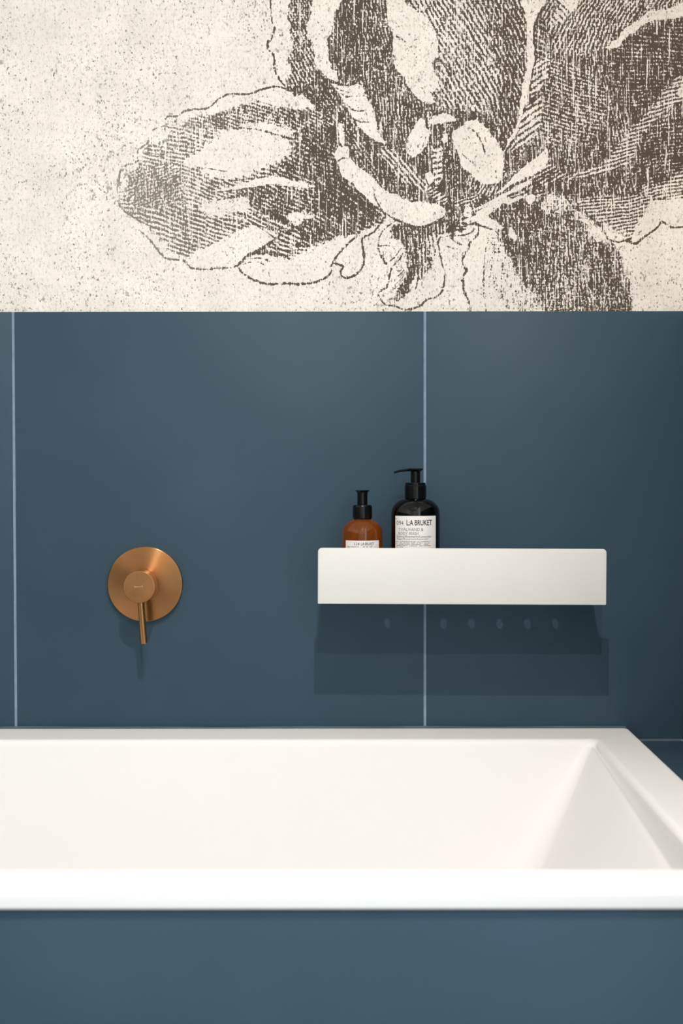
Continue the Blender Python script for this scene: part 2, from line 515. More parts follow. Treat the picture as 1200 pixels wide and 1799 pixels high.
# -- light shapes left bare
LIGHT = 0.04
def bare(pts, feather=3.0, tone=LIGHT, rough=1.6):
    paint(pts, tone, feather, amp=0.0, rough=rough)
bare([(363, 190), (383, 174), (403, 164), (437, 164), (447, 174), (420, 180), (398, 190), (367, 199)], 5)
bare([(443, 165), (465, 156), (487, 151), (507, 158), (518, 166), (533, 166), (543, 175), (551, 185), (530, 188), (500, 186), (473, 180), (452, 174)])
bare([(323, 280), (345, 270), (358, 258), (372, 246), (393, 229), (420, 224), (460, 230), (493, 240), (510, 252), (504, 270), (484, 286), (450, 296), (433, 307), (395, 311), (367, 305), (356, 293), (330, 290)], 9, rough=4)
bare([(420, 219), (445, 214), (467, 213), (495, 222), (516, 231), (500, 234), (470, 230), (440, 225)], 4)
bare([(372, 334), (413, 325), (447, 314), (480, 309), (513, 315), (552, 326), (535, 328), (500, 322), (467, 323), (413, 331)], 2.5)
bare([(352, 362), (385, 348), (430, 346), (442, 356), (425, 370), (385, 378), (358, 374)], 12, 0.16, 4)
bare([(328, 452), (350, 438), (375, 428), (402, 412), (440, 396), (462, 404), (478, 416), (474, 426), (447, 441), (425, 456), (408, 467), (353, 471), (332, 466)], 6, rough=3)
bare([(440, 396), (470, 400), (485, 412), (478, 418), (455, 405)], 3)
bare([(535, 372), (555, 378), (524, 388), (500, 380)], 10, 0.2)
bare([(512, 372), (528, 376), (526, 392), (508, 384)], 5, 0.12)
bare([(218, 292), (240, 285), (240, 292), (224, 302), (220, 335), (212, 340), (210, 315)], 5, 0.12)
bare([(262, 245), (280, 226), (300, 226), (290, 240), (272, 252)], 8, 0.14)
bare([(295, 206), (315, 206), (325, 216), (300, 220)], 5, 0.22)
bare([(430, 474), (450, 455), (490, 462), (515, 450), (545, 440), (570, 430), (600, 418), (630, 412), (606, 432), (584, 460), (580, 480), (553, 494), (500, 496), (460, 494)], 5, 0.06, 2)
# heart
bare([(550, -60), (550, 0), (545, 25), (541, 55), (548, 72), (553, 93), (558, 116), (570, 129), (582, 138), (592, 140), (592, 128), (579, 113), (577, 87), (574, 70), (582, 57), (584, 38), (591, 20), (600, 0), (600, -60)], 4, 0.06, 2.5)
bare([(580, 143), (595, 149), (612, 150), (627, 145), (636, 151), (641, 162), (648, 178), (657, 193), (662, 215), (665, 233), (678, 251), (660, 245), (640, 229), (622, 205), (608, 183), (597, 162)], 2.5)
bare([(597, 213), (602, 223), (605, 240), (603, 252), (598, 250), (597, 233), (594, 218)], 2.0)
bare([(590, 262), (600, 256), (613, 257), (614, 276), (628, 291), (640, 301), (653, 307), (662, 322), (673, 328), (682, 336), (697, 340), (708, 348), (717, 348), (722, 355), (738, 352),
      (760, 357), (777, 362), (783, 370), (777, 380), (768, 385), (752, 392), (730, 394), (713, 388), (687, 378), (678, 372), (663, 363), (647, 348), (635, 337), (625, 330), (620, 320), (607, 313), (597, 300), (595, 287), (589, 276)], 2.5, 0.03)
bare([(678, -60), (678, 0), (680, 17), (683, 33), (687, 50), (694, 60), (692, 75), (692, 92), (696, 103), (693, 113), (699, 125), (708, 132), (715, 148), (723, 160), (735, 172), (748, 178), (763, 180),
      (758, 164), (770, 153), (773, 146), (764, 125), (758, 108), (769, 97), (770, 73), (763, 53), (752, 33), (738, 22), (723, 10), (713, 0), (700, -60)], 3.5, 0.05, 2.5)
bare([(757, 212), (762, 203), (782, 197), (795, 203), (802, 210), (787, 212), (765, 217)], 3)
bare([(740, 206), (747, 212), (748, 222), (755, 230), (755, 238), (748, 254), (742, 260), (736, 268), (728, 274), (720, 270), (717, 262), (718, 242), (725, 228), (733, 216)], 3)
bare([(778, 236), (786, 233), (788, 244), (780, 250)], 4, 0.12)
bare([(797, 230), (810, 221), (822, 212), (834, 209), (847, 217), (860, 229), (872, 245), (882, 262), (886, 282), (884, 303), (878, 318), (867, 322), (850, 322), (838, 314), (827, 303), (814, 292), (807, 272), (802, 258), (796, 242)], 2.8, 0.03)
bare([(750, 305), (757, 300), (763, 312), (756, 322), (750, 316)], 3)
paint([(760, 262), (776, 262), (775, 322), (764, 316)], 0.30, 5, ang=-6, sp=9.5, amp=0.5)
# light strip and the feathered fold to its right
bare([(916, -60), (917, 0), (923, 22), (927, 50), (927, 93), (925, 123), (918, 145), (915, 175), (912, 208), (903, 232), (892, 249), (886, 268), (898, 250), (909, 233), (914, 210), (921, 192),
      (927, 168), (932, 150), (936, 133), (939, 117), (942, 102), (940, 93), (941, 83), (938, 70), (940, 45), (945, 28), (953, 12), (960, 0), (962, -60)], 2.5, 0.03)
paint([(943, 105), (966, 106), (963, 133), (952, 150), (951, 192), (948, 226), (928, 246), (900, 264), (890, 268), (909, 241), (915, 208), (921, 196), (928, 170), (935, 138)], 0.36, 3, ang=-33, sp=8.6, amp=0.62)
paint([(942, 50), (955, 30), (958, 100), (944, 100), (940, 75)], 0.72, 5, ang=20, sp=8, amp=0.3)
paint([(975, -30), (1018, -30), (1018, 0), (1005, 18), (995, 34), (967, 46), (970, 30), (978, 14)], 0.30, 5, ang=42, sp=8.5, amp=0.48)
bare([(1000, -30), (1018, -30), (1016, 3), (1006, 17), (996, 8)], 4, 0.05)
bare([(1310, -8), (1200, 3), (1183, 10), (1167, 17), (1143, 18), (1130, 27), (1108, 43), (1093, 57), (1083, 68), (1067, 80), (1073, 85), (1090, 80), (1100, 65), (1130, 42), (1143, 37), (1167, 33), (1200, 30), (1310, 26)], 3.5, 0.05, 2.5)
bare([(1191, 160), (1204, 150), (1204, 166), (1192, 168)], 4)
# blade shaped leaves
bare([(963, 259), (963, 280), (957, 292), (936, 305), (918, 313), (902, 322), (886, 332), (873, 339), (880, 332), (893, 320), (906, 306), (927, 288), (948, 272)], 2.0, 0.03, 1.0)
bare([(828, 370), (853, 357), (880, 342), (902, 331), (920, 321), (934, 316), (930, 322), (910, 332), (884, 346), (855, 361)], 1.8, 0.03, 0.6)
bare([(890, 357), (893, 350), (910, 344), (920, 345), (905, 352)], 3, 0.1)
bare([(925, 344), (940, 343), (938, 353), (927, 355)], 3, 0.1)
bare([(895, 402), (900, 400), (910, 418), (906, 422), (897, 412)], 3, 0.15)
bare([(1144, 353), (1174, 350), (1215, 352), (1215, 396), (1200, 397), (1189, 399), (1176, 397), (1165, 389), (1155, 400), (1139, 412), (1129, 419), (1118, 428), (1112, 420), (1114, 410), (1123, 387), (1138, 373)], 4, 0.04, 2.5)
bare([(1062, 392), (1080, 403), (1101, 421), (1082, 423), (1069, 418)], 3, 0.04)
# sepals below the heart
bare([(797, 378), (807, 385), (818, 384), (837, 376), (853, 379), (868, 386), (885, 398), (868, 402), (850, 399), (842, 398), (838, 412), (824, 428), (816, 447), (812, 462), (812, 552), (790, 552),
      (784, 490), (780, 465), (775, 440), (774, 420), (795, 412)], 4, 0.07, 1.5)
bare([(844, 400), (862, 404), (862, 420), (855, 445), (852, 480), (855, 552), (828, 552), (816, 510), (818, 470), (816, 452), (828, 428), (840, 414)], 4, 0.08, 1.5)
paint([(797, 384), (817, 388), (822, 394), (818, 404), (798, 404)], 0.7, 5, ang=0, sp=6, amp=0.4)
bare([(822, 358), (828, 370), (825, 380), (815, 378), (817, 365)], 2.5)
paint([(786, 350), (798, 350), (798, 412), (790, 412), (786, 380)], 0.85, 4, ang=88, sp=6, amp=0.25)

# -- outlines and single engraved strokes
stroke([(476, -20), (477, 28), (482, 47), (480, 62), (471, 72), (472, 83), (482, 98), (482, 117), (488, 132), (495, 142), (502, 150)], 4.0, 0.95, gap=0.22)
stroke([(213, 290), (207, 316), (206, 343), (212, 363), (230, 377), (247, 387)], 4.2, 1.05, gap=0.12)
stroke([(213, 290), (230, 285), (243, 280)], 3.6, 0.95, gap=0.2)
stroke([(243, 280), (241, 263), (252, 254), (260, 246), (268, 226), (290, 219)], 3.0, 0.9, gap=0.3)
stroke([(258, 244), (270, 252), (285, 256), (305, 258)], 2.6, 0.66, gap=0.38)
stroke([(290, 218), (293, 203), (313, 201), (323, 193), (347, 190), (367, 187), (383, 173), (403, 163), (437, 163), (460, 155), (487, 150), (507, 157), (518, 165)], 3.8, 0.98, gap=0.14)
stroke([(437, 163), (446, 173), (472, 180)], 2.5, 0.7, gap=0.3)
stroke([(243, 402), (260, 417), (273, 433), (283, 447), (293, 453), (323, 457), (330, 467), (353, 472), (380, 470), (410, 468), (423, 458), (440, 443), (470, 430), (480, 421)], 3.8, 0.98, gap=0.16)
stroke([(442, 391), (462, 402), (482, 417)], 2.6)
stroke([(417, 468), (427, 480), (447, 492), (473, 498), (500, 497), (527, 498), (553, 495), (572, 487), (582, 476), (583, 463)], 4.4, 0.95, gap=0.12)
stroke([(416, 467), (434, 450), (455, 438), (478, 422), (492, 412)], 5.0, 0.95, gap=0.1)
for a in ([(440, 440), (462, 442), (476, 446), (500, 455)], [(440, 453), (455, 452), (475, 458)], [(430, 462), (448, 458), (466, 465)], [(470, 432), (500, 438), (522, 441)],
          [(480, 424), (510, 426), (540, 432)], [(455, 436), (480, 444), (505, 450)]):
    stroke(a, 2.8, 0.9, gap=0.2)
for a in ([(398, 383), (420, 387), (440, 391)], [(396, 393), (412, 396), (426, 398)], [(408, 371), (440, 380), (490, 408), (498, 414)], [(434, 352), (460, 366), (500, 388), (520, 406)],
          [(440, 372), (480, 392), (520, 414), (534, 426)], [(450, 366), (500, 384), (532, 408), (548, 424)], [(360, 293), (390, 298), (410, 300)], [(400, 316), (440, 312), (480, 306)],
          [(372, 336), (413, 332), (470, 324)], [(380, 350), (400, 346), (430, 340)]):
    stroke(a, 2.6, 0.9, gap=0.15)
stroke([(420, 222), (450, 225), (480, 232)], 3, 0.85, gap=0.2)
stroke([(678, 377), (672, 388), (655, 407), (637, 418), (638, 437), (640, 450), (637, 467), (627, 480), (613, 487), (602, 485), (598, 477), (602, 467), (590, 462), (583, 463), (582, 476)], 4.2, 0.97, gap=0.08)
stroke([(629, 412), (608, 430), (593, 447), (583, 461)], 4.0, 0.97, gap=0.1)
stroke([(695, 387), (677, 400), (668, 413), (665, 428), (668, 445), (677, 460), (687, 468), (684, 485), (680, 503), (666, 512), (668, 523), (678, 535), (695, 537), (707, 543), (720, 543), (738, 537),
        (752, 525), (765, 522), (777, 511), (782, 492), (782, 478), (777, 462), (773, 443), (771, 428), (773, 417), (780, 415), (796, 412)], 3.6, 0.96, gap=0.12)
for a in ([(683, 460), (694, 450), (705, 435)], [(687, 470), (702, 455), (709, 442)], [(752, 432), (752, 450), (760, 475)], [(761, 430), (764, 453)], [(746, 437), (748, 455), (752, 474)],
          [(741, 455), (742, 470), (741, 500)], [(734, 470), (735, 488), (730, 508)], [(665, 432), (675, 430), (684, 431)], [(672, 440), (674, 455), (682, 462)],
          [(700, 484), (712, 472)], [(694, 500), (710, 484)], [(684, 512), (694, 506)], [(680, 527), (694, 520)], [(690, 430), (694, 440)], [(697, 424), (700, 436)]):
    stroke(a, 2.8, 0.92, gap=0.15)
stroke([(552, 122), (562, 132), (580, 140), (595, 145), (610, 147.5), (625, 145)], 4.4, 0.97, gap=0.0)
for a in ([(590, 152), (600, 157), (615, 161)], [(600, 162), (609, 168), (619, 167)], [(609, 181), (622, 192), (641, 193)], [(622, 206), (633, 212), (652, 212)]):
    stroke(a, 3.2, 0.95)
stroke([(588, 285), (597, 279), (604, 276), (613, 277)], 3.4)
stroke([(619, 301), (620, 318)], 2.6)
stroke([(655, 321), (657, 337), (662, 352), (673, 369)], 2.4)
stroke([(672, 368), (687, 380), (713, 391), (730, 397), (752, 395), (782, 383)], 3.8)
stroke([(693, 61), (706, 66), (714, 73)], 3.0)
stroke([(692, 112), (697, 124), (708, 132), (716, 150), (735, 173), (750, 180)], 2.6, 0.9)
for a in ([(764, 84), (772, 92)], [(758, 106), (768, 118), (780, 128)], [(760, 122), (775, 135), (790, 152)], [(764, 100), (784, 112), (800, 128)], [(766, 150), (775, 165)], [(758, 160), (766, 176)]):
    stroke(a, 2.4, 0.9)
for a in ([(823, 222), (837, 232), (848, 252), (853, 268)], [(816, 224), (827, 245)], [(812, 268), (826, 281), (836, 288)], [(871, 296), (873, 311)], [(725, 242), (720, 264)], [(728, 253), (727, 268)],
          [(735, 252), (734, 271)], [(750, 235), (743, 256)], [(793, 345), (793, 380), (794, 414)]):
    stroke(a, 3.0, 0.93)
stroke([(886, 284), (889, 268), (897, 251), (907, 240), (911, 228)], 3.4)
stroke([(953, 12), (945, 28), (940, 45), (938, 70), (941, 83), (940, 93), (942, 102), (938, 117), (934, 138), (928, 168)], 3.4, 0.95)
stroke([(928, 168), (936, 172), (948, 160)], 4.0)
stroke([(919, 198), (924, 186), (936, 178), (948, 168)], 3.6)
stroke([(822, 394), (834, 392), (850, 397), (868, 403)], 4.4)
stroke([(800, 413), (817, 412), (832, 405), (834, 396)], 3.2)
stroke([(842, 397), (840, 412), (827, 425), (823, 437), (817, 447), (813, 460), (820, 472), (815, 485), (814, 503), (820, 520), (827, 537), (826, 552)], 3.8, 0.95, gap=0.06)
stroke([(818, 470), (821, 475)], 6, 0.95, taper=False)
stroke([(860, 418), (853, 440), (852, 462), (850, 495), (852, 520), (855, 552)], 2.4, 0.85)
for a in ([(790, 415), (802, 425), (814, 430)], [(782, 430), (792, 434), (804, 437)], [(798, 414), (820, 419)], [(891, 532), (890, 550)]):
    stroke(a, 2.8, 0.9, gap=0.1)
stroke([(994, 342), (1011, 364), (1031, 374), (1055, 396), (1064, 408), (1068, 419)], 3.6, 0.92, gap=0.1)
stroke([(1066, 418), (1087, 425), (1100, 422), (1118, 428), (1129, 419), (1139, 412), (1155, 400), (1165, 389), (1176, 397), (1189, 399), (1215, 396)], 4.2, 0.97, gap=0.06)
stroke([(1068, 420), (1083, 434), (1093, 456), (1096, 476)], 2.6, 0.8, gap=0.2)
stroke([(960, 371), (985, 370), (1012, 370)], 2.6, 0.7, gap=0.25)
stroke([(1140, 350), (1165, 349), (1180, 350)], 2.6, 0.85, gap=0.2)
for a in LINES:
    stroke_now(*a)

# hatch: parallel engraved lines that swell with the tone
wob = 22.0 * (vnoise(GX, GY, 150, 110, 9) - 0.5) + 7.0 * (vnoise(GX, GY, 46, 46, 3) - 0.5) + 2.4 * (vnoise(GX, GY, 13, 13, 4) - 0.5)
ph = (-GX * np.sin(ANG) + GY * np.cos(ANG) + wob) / SPC
H = 4 * np.abs(ph - np.floor(ph) - 0.5) - 1
ab = np.clip(0.55 + 0.9 * vnoise(GX, GY, 18, 18, 5), 0, 1.3)
fine_zone = ((GX > -8) & (GX < 1211) & (GY > -8)).astype(np.float32)
INK = T + 1.05 * AMP * ab * H * (0.15 + 0.85 * fine_zone)
INK += 0.10 * (vnoise(GX, GY, 26, 60, 6) - 0.5) * (T > 0.4)
INK = np.clip(INK, -0.4, 1.4)

def wallpaper_material():
    m, nt, b = new_mat('engraved_flower_wallpaper')
    L = nt.links.new
    at = N(nt, 'ShaderNodeAttribute', attribute_name='ink')
    tc = N(nt, 'ShaderNodeTexCoord')
    def noise(scale, vec, detail=2.0, rough=0.5):
        mp = N(nt, 'ShaderNodeMapping')
        mp.inputs['Scale'].default_value = vec
        L(tc.outputs['Object'], mp.inputs['Vector'])
        n = N(nt, 'ShaderNodeTexNoise')
        n.inputs['Scale'].default_value = scale
        n.inputs['Detail'].default_value = detail
        n.inputs['Roughness'].default_value = rough
        L(mp.outputs[0], n.inputs['Vector'])
        return n.outputs['Fac']
    def math_(op, a, bb, clamp=False):
        n = N(nt, 'ShaderNodeMath', operation=op, use_clamp=clamp)
        for i, v in enumerate((a, bb)):
            if isinstance(v, (int, float)):
                n.inputs[i].default_value = v
            else:
                L(v, n.inputs[i])
        return n.outputs[0]
    def rng(v, a, b_, c, d, smooth=True):
        n = N(nt, 'ShaderNodeMapRange', interpolation_type='SMOOTHSTEP' if smooth else 'LINEAR')
        L(v, n.inputs['Value'])
        for k, q in zip(('From Min', 'From Max', 'To Min', 'To Max'), (a, b_, c, d)):
            n.inputs[k].default_value = q
        return n.outputs['Result']
    grain = noise(430, (1, 1, 0.62), 2.5, 0.6)          # print grain
    streak = noise(500, (1, 1, 0.085), 1.5)             # upright scratches of the weave
    cross = noise(520, (0.11, 1, 1), 1.0)               # level threads
    v = math_('ADD', at.outputs['Fac'], math_('MULTIPLY', math_('SUBTRACT', grain, 0.5), 2.3))
    v = math_('ADD', v, math_('MULTIPLY', math_('SUBTRACT', streak, 0.5), 1.5))
    v = math_('ADD', v, math_('MULTIPLY', math_('SUBTRACT', cross, 0.5), 0.8))
    scratch = rng(noise(620, (1, 1, 0.04), 1.0), 0.62, 0.70, 0.0, 0.75)      # long bare threads
    v = math_('SUBTRACT', v, scratch)
    ink = rng(v, 0.40, 0.60, 0.0, 1.0)
    sx = N(nt, 'ShaderNodeSeparateXYZ')
    L(tc.outputs['Object'], sx.inputs[0])
    # the print is paler brown towards the tip of the left petal
    ink = math_('MULTIPLY', ink, rng(sx.outputs['X'], wx(190), wx(500), 0.80, 1.0))
    # specks over bare paper
    cl = noise(7.0, (1, 1, 1), 3.0)
    sp1 = noise(330, (1, 1, 0.72), 1.5, 0.5)
    speck = rng(math_('ADD', sp1, math_('MULTIPLY', math_('SUBTRACT', cl, 0.5), 0.22)), 0.64, 0.73, 0.0, 0.8)
    sp2 = noise(135, (1, 1, 0.8), 2.0, 0.6)
    blot = rng(math_('ADD', sp2, math_('MULTIPLY', math_('SUBTRACT', cl, 0.5), 0.25)), 0.63, 0.76, 0.0, 0.6)
    dust = rng(noise(420, (1, 1, 0.5), 3.0, 0.7), 0.50, 0.70, 0.0, 0.30)
    tot = math_('MAXIMUM', ink, math_('MAXIMUM', math_('MAXIMUM', speck, blot), dust))
    weave = math_('ADD', rng(noise(900, (1, 1, 0.02), 1.0), 0.3, 0.7, 0.965, 1.02, False), rng(noise(900, (0.02, 1, 1), 1.0), 0.3, 0.7, -0.02, 0.02, False))
    stain = rng(noise(16, (1, 1, 0.8), 5.0, 0.6), 0.35, 0.70, 1.03, 0.90, False)
    paper = N(nt, 'ShaderNodeVectorMath', operation='SCALE')
    paper.inputs[0].default_value = (0.93, 0.87, 0.80)
    L(math_('MULTIPLY', weave, stain), paper.inputs['Scale'])
    mix = N(nt, 'ShaderNodeMix', data_type='RGBA')
    L(tot, mix.inputs['Factor'])
    L(paper.outputs['Vector'], mix.inputs['A'])
    mix.inputs['B'].default_value = (0.098, 0.075, 0.058, 1)
    L(mix.outputs['Result'], b.inputs['Base Color'])
    b.inputs['Roughness'].default_value = 0.85
    b.inputs['Specular IOR Level'].default_value = 0.2
    return m

# ------------------------------------------------------------------ room shell
TILE_TOP = wz(547.2)
LEDGE_Z = unproject(1150, 1300, 0.0)[1]
JOINT = 0.004
MURAL_Y = 0.004

bm = bmesh.new()
add_box(bm, WX0, WX1, 0.012, 0.12, 0.0, CEIL)                      # masonry
add_box(bm, WX0, WX1, 0.0012, 0.012, 0.0, TILE_TOP - 0.0005)       # grout bed of the tiled part
wall_back = bm_obj('wall_back', bm, M_GROUT)
tag(wall_back, kind='structure')

def tile(x0, x1, z0, z1, parent, thick=0.0085, bevel=0.0007):
    return box('tile', x0, x1, 0.0, thick, z0, z1, M_TILE, parent, bevel)

JA, JB = unproject(25.2, 911, 0.0)[0], unproject(746.6, 911, 0.0)[0]
JX = [JA - (JB - JA) * 2, JA - (JB - JA), JA, JB, JB + (JB - JA)]
for a, b_ in zip(JX[:-1], JX[1:]):
    x0, x1 = max(a + JOINT / 2, WX0 + 0.001), min(b_ - JOINT / 2, WX1 - 0.001)
    if x1 - x0 < 0.02:
        continue
    tile(x0, x1, LEDGE_Z + 0.002, TILE_TOP, wall_back)
    tile(x0, x1, 0.002, LEDGE_Z - 0.002, wall_back)

# wallpaper sheet above the tiles
nx, ny = len(XL), len(YL)
co = np.empty((ny, nx, 3), np.float32)
co[..., 0] = wx(XL)[None, :]
co[..., 1] = MURAL_Y
co[..., 2] = wz(YL)[:, None]
me = bpy.data.meshes.new('wallpaper')
me.vertices.add(nx * ny)
me.vertices.foreach_set('co', co.reshape(-1))
ii = np.arange(nx * ny).reshape(ny, nx)
quads = np.stack([ii[1:, :-1], ii[1:, 1:], ii[:-1, 1:], ii[:-1, :-1]], -1).reshape(-1, 4)
nq = len(quads)
me.loops.add(nq * 4)
me.loops.foreach_set('vertex_index', quads.reshape(-1).astype(np.int32))
me.polygons.add(nq)
me.polygons.foreach_set('loop_start', np.arange(0, nq * 4, 4, dtype=np.int32))
at = me.attributes.new('ink', 'FLOAT', 'POINT')
at.data.foreach_set('value', INK.reshape(-1).astype(np.float32))
me.update()
me.validate()
me.materials.append(wallpaper_material())
wallpaper = link(bpy.data.objects.new('wallpaper', me), wall_back)
wallpaper['label'] = 'cream wallpaper printed with a large brown engraved flower'

wall_left = tag(box('wall_left', WX0 - 0.1, WX0, REAR_Y, 0.12, 0.0, CEIL, M_PAINT), kind='structure')
bm = bmesh.new()
add_box(bm, WX1, WX1 + 0.1, WIN[1], 0.12, 0, CEIL)
add_box(bm, WX1, WX1 + 0.1, REAR_Y, WIN[0], 0, CEIL)
add_box(bm, WX1, WX1 + 0.1, WIN[0], WIN[1], 0, WIN[2])
add_box(bm, WX1, WX1 + 0.1, WIN[0], WIN[1], WIN[3], CEIL)
wall_right = tag(bm_obj('wall_right', bm, M_PAINT), kind='structure')
def dado(x0, x1, y_end, parent):
    """tiled lower part of a side wall"""
    y1 = -0.001
    while y1 - 0.05 > y_end:
        y0 = max(y1 - 0.596, y_end)
        for za, zb in ((LEDGE_Z + 0.002, TILE_TOP), (0.002, LEDGE_Z - 0.002)):
            box('tile', x0, x1, y0, y1, za, zb, M_TILE, parent, 0.0007)
        y1 = y0 - 0.004
dado(WX1 - 0.008, WX1 + 0.001, WIN[1] + 0.03, wall_right)
dado(WX0 - 0.001, WX0 + 0.008, REAR_Y + 0.01, wall_left)  # unseen left-wall tiles, added to keep the bounce light low
floor = tag(box('floor', WX0 - 0.1, WX1 + 0.1, REAR_Y - 0.1, 0.12, -0.08, 0.0, M_FLOOR), kind='structure')
ceiling = tag(box('ceiling', WX0 - 0.1, WX1 + 0.1, REAR_Y - 0.1, 0.12, CEIL, CEIL + 0.08, M_CEIL), kind='structure')
wall_rear = tag(box('wall_rear', WX0 - 0.1, WX1 + 0.1, REAR_Y - 0.1, REAR_Y, 0, CEIL, M_PAINT), kind='structure')
bm = bmesh.new()
fw, xa, xb = 0.05, WX1 + 0.02, WX1 + 0.07
add_box(bm, xa, xb, WIN[0], WIN[1], WIN[2], WIN[2] + fw)
add_box(bm, xa, xb, WIN[0], WIN[1], WIN[3] - fw, WIN[3])
add_box(bm, xa, xb, WIN[0], WIN[0] + fw, WIN[2] + fw, WIN[3] - fw)
add_box(bm, xa, xb, WIN[1] - fw, WIN[1], WIN[2] + fw, WIN[3] - fw)
window_1 = tag(bm_obj('window_1', bm, M_FRAME), kind='structure')

# ------------------------------------------------------------------ ceiling spotlights (the lamps whose shadows show)
M_GLOW, nt_, b_g = new_mat('lamp_glow')
b_g.inputs['Emission Color'].default_value = (1, 0.9, 0.78, 1)
b_g.inputs['Emission Strength'].default_value = 30
M_GLOW.cycles.emission_sampling = 'NONE'
LAMP_X = 0.052
def spotlight(y, label):
    e = empty('ceiling_spotlight', (LAMP_X, y, CEIL))
    tag(e, label, 'spotlight', 'ceiling spotlights')
    lathe('trim_ring', [(0.028, -0.0005), (0.044, -0.0005), (0.044, -0.004), (0.041, -0.006), (0.030, -0.006), (0.028, -0.004), (0.028, -0.0005)], M_STEEL, e, 40)
    lathe('lamp_lens', [(0, -0.0006), (0.027, -0.0006), (0.026, -0.002), (0, -0.002)], M_GLOW, e, 32)
    ld = bpy.data.lights.new('spot_lamp', 'AREA')
    ld.shape = 'DISK'
    ld.size = 0.017
    ld.spread = math.radians(168)
    ld.energy = SPOT_POWER
    ld.color = SPOT_COLOR
    lo = bpy.data.objects.new('spot_lamp', ld)
    lo.location = (0, 0, -0.008)
    link(lo, e)
spotlight(-1.46, 'round white ceiling spotlight nearest the tiled wall')
spotlight(-2.43, 'round white ceiling spotlight furthest from the tiled wall')

# ------------------------------------------------------------------ bathtub
BX1, RIM_Z = unproject(1105.0, 1278.0, -0.0035)
RIM_T = RIM_Z - LEDGE_Z
BX0 = -1.31
BY0, BY1 = -0.800, -0.0035         # front edge, edge against the wall
RB, RF, RR = 0.096, 0.066, 0.066   # rim widths back, front, ends

def loop_pts(x0, x1, y0, y1, r, z, nseg=6, nlong=10, nshort=14):
    """counter-clockwise rounded rectangle with subdivided sides; returns (x, y, z, side)"""
    out = []
    cs = [(x1 - r, y0 + r, -90), (x1 - r, y1 - r, 0), (x0 + r, y1 - r, 90), (x0 + r, y0 + r, 180)]
    counts = [nshort, nlong, nshort, nlong]
    names = ['R', 'B', 'L', 'F']
    for c in range(4):
        cx, cy, a0 = cs[c]
        for k in range(nseg + 1):
            a = math.radians(a0 + 90.0 * k / nseg)
            out.append([cx + r * math.cos(a), cy + r * math.sin(a), z, 'C'])
        nxp = cs[(c + 1) % 4]
        a1 = math.radians(a0 + 90)
        p = (cx + r * math.cos(a1), cy + r * math.sin(a1))
        q = (nxp[0] + r * math.cos(a1), nxp[1] + r * math.sin(a1))
        for k in range(1, counts[c]):
            t = k / counts[c]
            out.append([p[0] + (q[0] - p[0]) * t, p[1] + (q[1] - p[1]) * t, z, names[c]])
    return out

loops = []
def off(o, dz, r):
    loops.append(loop_pts(BX0 + o, BX1 - o, BY0 + o, BY1 - o, max(r - o, 0.0008), RIM_Z + dz))
off(0.012, -RIM_T, 0.016)
off(0.001, -RIM_T, 0.010)
off(0.0, -RIM_T + 0.001, 0.010)
for k in range(0, 7):
    a = math.radians(90.0 * k / 6)
    off(0.007 * (1 - math.cos(a)), -0.007 * (1 - math.sin(a)), 0.010)
def inner(ib, i_f, ir, il, z, r):
    return loop_pts(BX0 + RR + il, BX1 - RR - ir, BY0 + RF + i_f, BY1 - RB - ib, r, z)
loops.append(inner(-0.012, -0.012, -0.012, -0.012, RIM_Z, 0.012))
RO = 0.009
for k in range(0, 7):
    a = math.radians(78.0 * k / 6)
    s = RO * math.sin(a) - RO
    loops.append(inner(s, s, s, s, RIM_Z - RO * (1 - math.cos(a)), 0.012))
z0 = RIM_Z - RO * (1 - math.cos(math.radians(78)))
s0 = RO * math.sin(math.radians(78)) - RO
def dip(y):
    d = -y
    return 0.036 * min(1.0, max(0.0, (d - 0.11) / 0.54))
for e, fz in ((0.0004, 0.25), (0.0022, 0.92), (0.005, 1.0)):           # upright lip that deepens towards the front at the right end
    lp = inner(s0 + 0.0006, s0 + 0.0006, s0 + e, s0 + 0.004, z0 - 0.002, 0.013)
    for p in lp:
        if p[0] > BX1 - RR - 0.05:
            p[2] -= dip(p[1]) * fz
    loops.append(lp)
KB, KR = 0.20, 0.50
for h, rr in ((0.012, 0.014), (0.03, 0.017), (0.06, 0.023), (0.09, 0.03), (0.14, 0.04), (0.20, 0.05), (0.26, 0.06), (0.31, 0.07)):
    lp = inner(s0 + KB * h, s0 + KB * h, s0 + 0.005 + KR * h, s0 + KR * h, z0 - h, rr)
    for p in lp:
        if p[0] > 0.0 and p[3] in 'RC':
            p[2] -= dip(p[1]) * (1 - h / 0.31)
    loops.append(lp)
hb = 0.31
for k in range(1, 7):                                                  # rounded foot of the walls, then the floor
    a = math.radians(90.0 * k / 6)
    i = 0.07 * math.sin(a) + 0.0
    dz = 0.07 * (1 - math.cos(a))
    t = 0.06 * k / 6
    lp = inner(s0 + KB * hb + t * 1.4, s0 + KB * hb + t * 1.4, s0 + 0.005 + KR * hb + t * 2, s0 + KR * hb + t * 2, z0 - hb - 0.07 * math.sin(a), 0.075)
    loops.append(lp)
lp = inner(s0 + KB * hb + 0.17, s0 + KB * hb + 0.17, s0 + KR * hb + 0.22, s0 + KR * hb + 0.22, z0 - hb - 0.073, 0.05)
loops.append(lp)
verts, faces = [], []
n = len(loops[0])
for lp in loops:
    verts += [(p[0], p[1], p[2]) for p in lp]
for a in range(len(loops) - 1):
    for k in range(n):
        k2 = (k + 1) % n
        faces.append((a * n + k, a * n + k2, (a + 1) * n + k2, (a + 1) * n + k))
faces.append(tuple((len(loops) - 1) * n + k for k in range(n)))
bathtub = mesh_obj('bathtub', verts, faces, M_ACRYL, None, smooth=True)
weighted(bathtub)
tag(bathtub, 'glossy white built-in bathtub with a flat rim and sloping end', 'bathtub')

